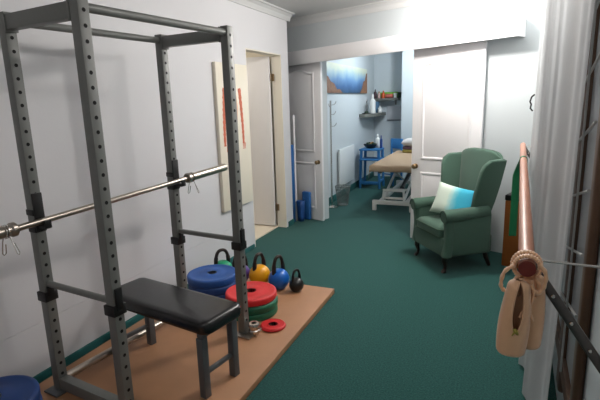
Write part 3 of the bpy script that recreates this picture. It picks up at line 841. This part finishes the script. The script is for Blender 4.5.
S2 = 1.20+.0555
bottle('tall white pump bottle on the lower corner shelf', (NX+.13, 8.42, S2), .052, .34, M['whiteplastic'])
bottle('short white jar on the right of the lower corner shelf', (NX+.19, 8.74, S2), .038, .13, M['whiteplastic'])
bottle('tall grey bottle standing left of the white pump bottle', (NX+.05, 8.30, S2), .022, .22, M['grey_frame'])
b = MB(); b.box((0, 0, .10), (.06, .14, .20), bev=.006)
tag(b.build('carton', M['bluegrey'], loc=(NX+.11, 8.86, S2)), 'blue-grey carton at the back of the lower corner shelf', 'carton')
tr = thing('tray', 'dark shallow tray at the front of the lower corner shelf', 'tray', (NX+.09, 8.14, S2))
b = MB(); b.box((0, 0, .008), (.10, .22, .014), bev=.004); b.build('base', M['black'], tr)
for y in (-.06, 0, .06):
    b = MB(); b.lathe([(0, .0151), (.02, .0151), (.022, .03), (.012, .045), (0, .047)], 14, c=(0, y, 0)); b.build('vial', M['dkgreen'], tr)
# pale panel below the shelf
pp = thing('notice_board', 'pale grey panel hanging below the upper shelf', 'panel', (-1.84, NY, 1.10))
b = MB(); b.box((0, -.012, .14), (.27, .02, .26), bev=.003); b.build('sheet', M['paper'], pp)
b = MB(); b.box((0, -.016, .0), (.28, .028, .018), bev=.003); b.build('bottom_rail', M['strip'], pp)

# blue side table
tb = thing('side_table', 'blue painted two-tier side table against the left wall of the back room', 'table', (-1.975, 7.84, 0))
b = MB(); b.box((0, 0, .665), (.36, .34, .03), bev=.006); b.build('tabletop', M['blue_wood'], tb)
b = MB(); b.box((0, -.03, .50), (.34, .36, .025), bev=.005); b.build('shelf', M['blue_wood'], tb)
for sx in (1, -1):
    for sy in (1, -1):
        b = MB(); b.tube([(sx*.15, sy*.14, .65), (sx*.17, sy*.155, 0)], [.026, .022], 4); b.build('leg', M['blue_wood'], tb)
    b = MB(); b.box((sx*.166, 0, .12), (.025, .30, .04), bev=.004); b.build('rail', M['blue_wood'], tb)
b = MB(); b.box((0, -.155, .10), (.31, .02, .05), bev=.004); b.build('rail', M['blue_wood'], tb)
# blue chair behind the massage table
bc = thing('wooden_chair', 'blue painted wooden chair between the side table and the massage table', 'chair', (-1.69, 8.17, 0), -.45)
b = MB(); b.box((0, 0, .445), (.26, .28, .03), bev=.008); b.build('seat', M['blue_wood'], bc)
b = MB(); b.box((0, .125, .72), (.26, .022, .18), bev=.008); b.build('backrest', M['blue_wood'], bc)
for sx in (1, -1):
    b = MB(); b.box((sx*.11, .125, .40), (.03, .03, .80), bev=.005); b.build('leg', M['blue_wood'], bc)
    b = MB(); b.box((sx*.11, -.115, .215), (.03, .03, .43), bev=.005); b.build('leg', M['blue_wood'], bc)
b = MB(); b.tube([(-.11, -.115, .2), (.11, -.115, .2)], .011, 10); b.build('stretcher', M['blue_wood'], bc)
# things on the table
TT = .681
bk = thing('bowl', 'dark bowl of yellow and black odds on the blue side table', 'bowl', (-2.0, 7.83, TT))
b = MB(); b.lathe([(0, 0), (.07, 0), (.12, .07), (.115, .072), (.068, .008), (0, .008)], 28); b.build('dish', M['black'], bk)
for i in range(9):
    a0 = i*2.4; r_ = .022*math.sqrt(i)
    b = MB(); b.lathe([(0, -.028), (.02, -.02), (.028, 0), (.02, .02), (0, .028)], 12, c=(r_*1.2*math.cos(a0), r_*1.2*math.sin(a0), .062+.018*(i % 2)))
    o = b.build('fruit', M['yellow_p'] if i % 3 == 0 else M['dkgreen'], bk)
bottle('white spray bottle behind the dark bowl on the blue table', (-1.90, 7.95, TT), .035, .23, M['whiteplastic'])
bottle('dark blue bottle at the right corner of the blue table', (-1.822, 7.87, TT), .024, .22, M['navy_rub'])

# massage table
mt = thing('massage_table', 'adjustable massage table with white scissor frame in the back room', 'massage table', (-1.26, 7.02, 0))
b = MB(); b.box((0, -.86, .115), (.56, .055, .055), bev=.006); b.build('cross_bar', M['frame_w'], mt)
b = MB(); b.box((0, .80, .115), (.56, .055, .055), bev=.006); b.build('cross_bar', M['frame_w'], mt)
for sx in (1, -1):
    for y in (-.86, .80):
        b = MB(); b.box((sx*.253, y, .045), (.055, .055, .088), bev=.006); b.build('foot', M['frame_w'], mt)
    b = MB(); b.box((sx*.18, -.03, .115), (.05, 1.60, .045), bev=.005); b.build('rail', M['frame_w'], mt)
    b = MB(); b.tube([(sx*.145, -.80, .15), (sx*.145, .35, .50)], .019, 4); b.build('scissor_arm', M['frame_w'], mt)
    b = MB(); b.tube([(sx*.105, .70, .15), (sx*.105, -.40, .50)], .019, 4); b.build('scissor_arm', M['frame_w'], mt)
    b = MB(); b.box((sx*.20, 0, .525), (.04, 1.6, .045), bev=.004); b.build('top_rail', M['grey_frame'], mt)
for y, z in ((-.80, .165), (-.55, .24), (.1, .43)):
    b = MB(); b.box((0, y, z), (.28, .03, .03), bev=.004); b.build('cross_tube', M['frame_w'], mt)
for x in (-.145, .145):
    b = MB(); b.tube([(x, -.83, .14), (x*.93, -.80, .27)], .016, 4); b.build('upright', M['frame_w'], mt)
b = MB(); b.box((0, -.80, .275), (.30, .032, .032), bev=.004); b.build('cross_tube', M['frame_w'], mt)
b = MB(); b.cyl((.02, -.3, .22), (.05, .25, .40), .03, n=16); b.build('actuator', M['grey_frame'], mt)
b = MB(); cushion(b, .60, 1.84, .05, [(.01, .55), (0, .56), (0, .60), (.012, .615), (.05, .62)]); b.build('mattress', M['padgrey'], mt)
# beige cover draped over it
b = MB()
def drape(u, v):
    x = (u-.5)*.76; y = (v-.5)*1.98
    hx, hy = .306, .926; z = .628
    ox = max(0, abs(x)-hx); oy = max(0, abs(y)-hy)
    drop = ox+oy
    X_ = math.copysign(min(abs(x), hx+.006+.006*math.sin(y*23)), x); Y_ = math.copysign(min(abs(y), hy+.008+.008*math.sin(x*27)), y)
    return (X_, Y_, z-drop*1.25+.004*math.sin(x*19+y*7)*(1 if drop == 0 else 0))
b.surf(drape, 44, 80)
o = b.build('towel', M['beige'], loc=(-1.26, 7.02, 0), sharp=180); tag(o, 'beige towelling cover draped over the massage table', 'towel')
md = o.modifiers.new('thick', 'SOLIDIFY'); md.thickness = .004; md.offset = 1
b = MB(); cushion(b, .44, .30, .05, [(.012, 0), (0, .012), (0, .038), (.012, .05)])
tag(b.build('folded_towel', M['olive'], loc=(-1.20, 7.74, .637)), 'yellow-olive folded towel under the mauve one on the massage table', 'towel')
b = MB(); cushion(b, .43, .29, .05, [(.012, 0), (0, .012), (0, .038), (.012, .05)])
tag(b.build('folded_towel', M['mauve'], loc=(-1.20, 7.745, .688)), 'mauve folded towel under the pale pillow on the massage table', 'towel')
b = MB()
def pil2(sgn):
    def f(u, v):
        x, y = u*2-1, v*2-1; t = max(0, (1-x**4)*(1-y**4))**.5
        return (.23*x, .16*y, .055+sgn*(.07 if sgn > 0 else .055)*t)
    return f
b.surf(pil2(1), 20, 16); b.surf(pil2(-1), 20, 16); bmesh.ops.remove_doubles(b.bm, verts=b.bm.verts, dist=.0005)
tag(b.build('pillow', M['pillow_w'], loc=(-1.20, 7.74, .739), sharp=80), 'pale pillow on folded towels at the head of the massage table', 'pillow')

# ------------------------------------------------------------------ light
def lamp(name, loc, power, col, r):
    l = bpy.data.lights.new(name, 'POINT'); l.energy = power; l.color = col; l.shadow_soft_size = r
    o = bpy.data.objects.new(name, l); C.objects.link(o); o.location = loc; return o
lamp('ceiling_lamp', (-.36, 4.20, 2.36), 80, (1, .955, .90), .085)
lamp('nook_lamp', (-1.05, 7.35, 2.32), 62, (.88, .95, 1), .10)
lamp('middle_lamp', (-.15, 2.35, 2.38), 20, (1, .95, .90), .05)
lamp('front_fill', (-.75, -.55, 2.30), 18, (1, .95, .90), .30)  # added soft fill behind the camera, brightens the near end of the room
lamp('hall_lamp', (-3.3, 3.9, 2.2), 16, (1, .93, .82), .1)
w_ = bpy.data.worlds.new('World'); S.world = w_; w_.use_nodes = True
w_.node_tree.nodes['Background'].inputs[0].default_value = (.93, .95, 1, 1); w_.node_tree.nodes['Background'].inputs[1].default_value = .17

# ------------------------------------------------------------------ camera
yaw, pitch, roll, F = -.4038, .209, .0299, 463.56
f = Vector((math.sin(yaw)*math.cos(pitch), math.cos(yaw)*math.cos(pitch), -math.sin(pitch)))
r = Vector((math.cos(yaw), -math.sin(yaw), 0)); d = f.cross(r)
c_, s_ = math.cos(roll), math.sin(roll)
R = c_*r+s_*d; D = -s_*r+c_*d
cd = bpy.data.cameras.new('camera'); cam = bpy.data.objects.new('camera', cd); C.objects.link(cam)
mw = Matrix((( R.x, -D.x, -f.x, 0), (R.y, -D.y, -f.y, 0), (R.z, -D.z, -f.z, 1.5), (0, 0, 0, 1)))
cam.matrix_world = mw; cd.sensor_width = 36; cd.lens = F/600*36; cd.clip_start = .05
S.camera = cam
S.view_settings.view_transform = 'Standard'; S.view_settings.look = 'None'; S.view_settings.gamma = 1
S.view_settings.exposure = 0.0; S.view_settings.use_curve_mapping = False
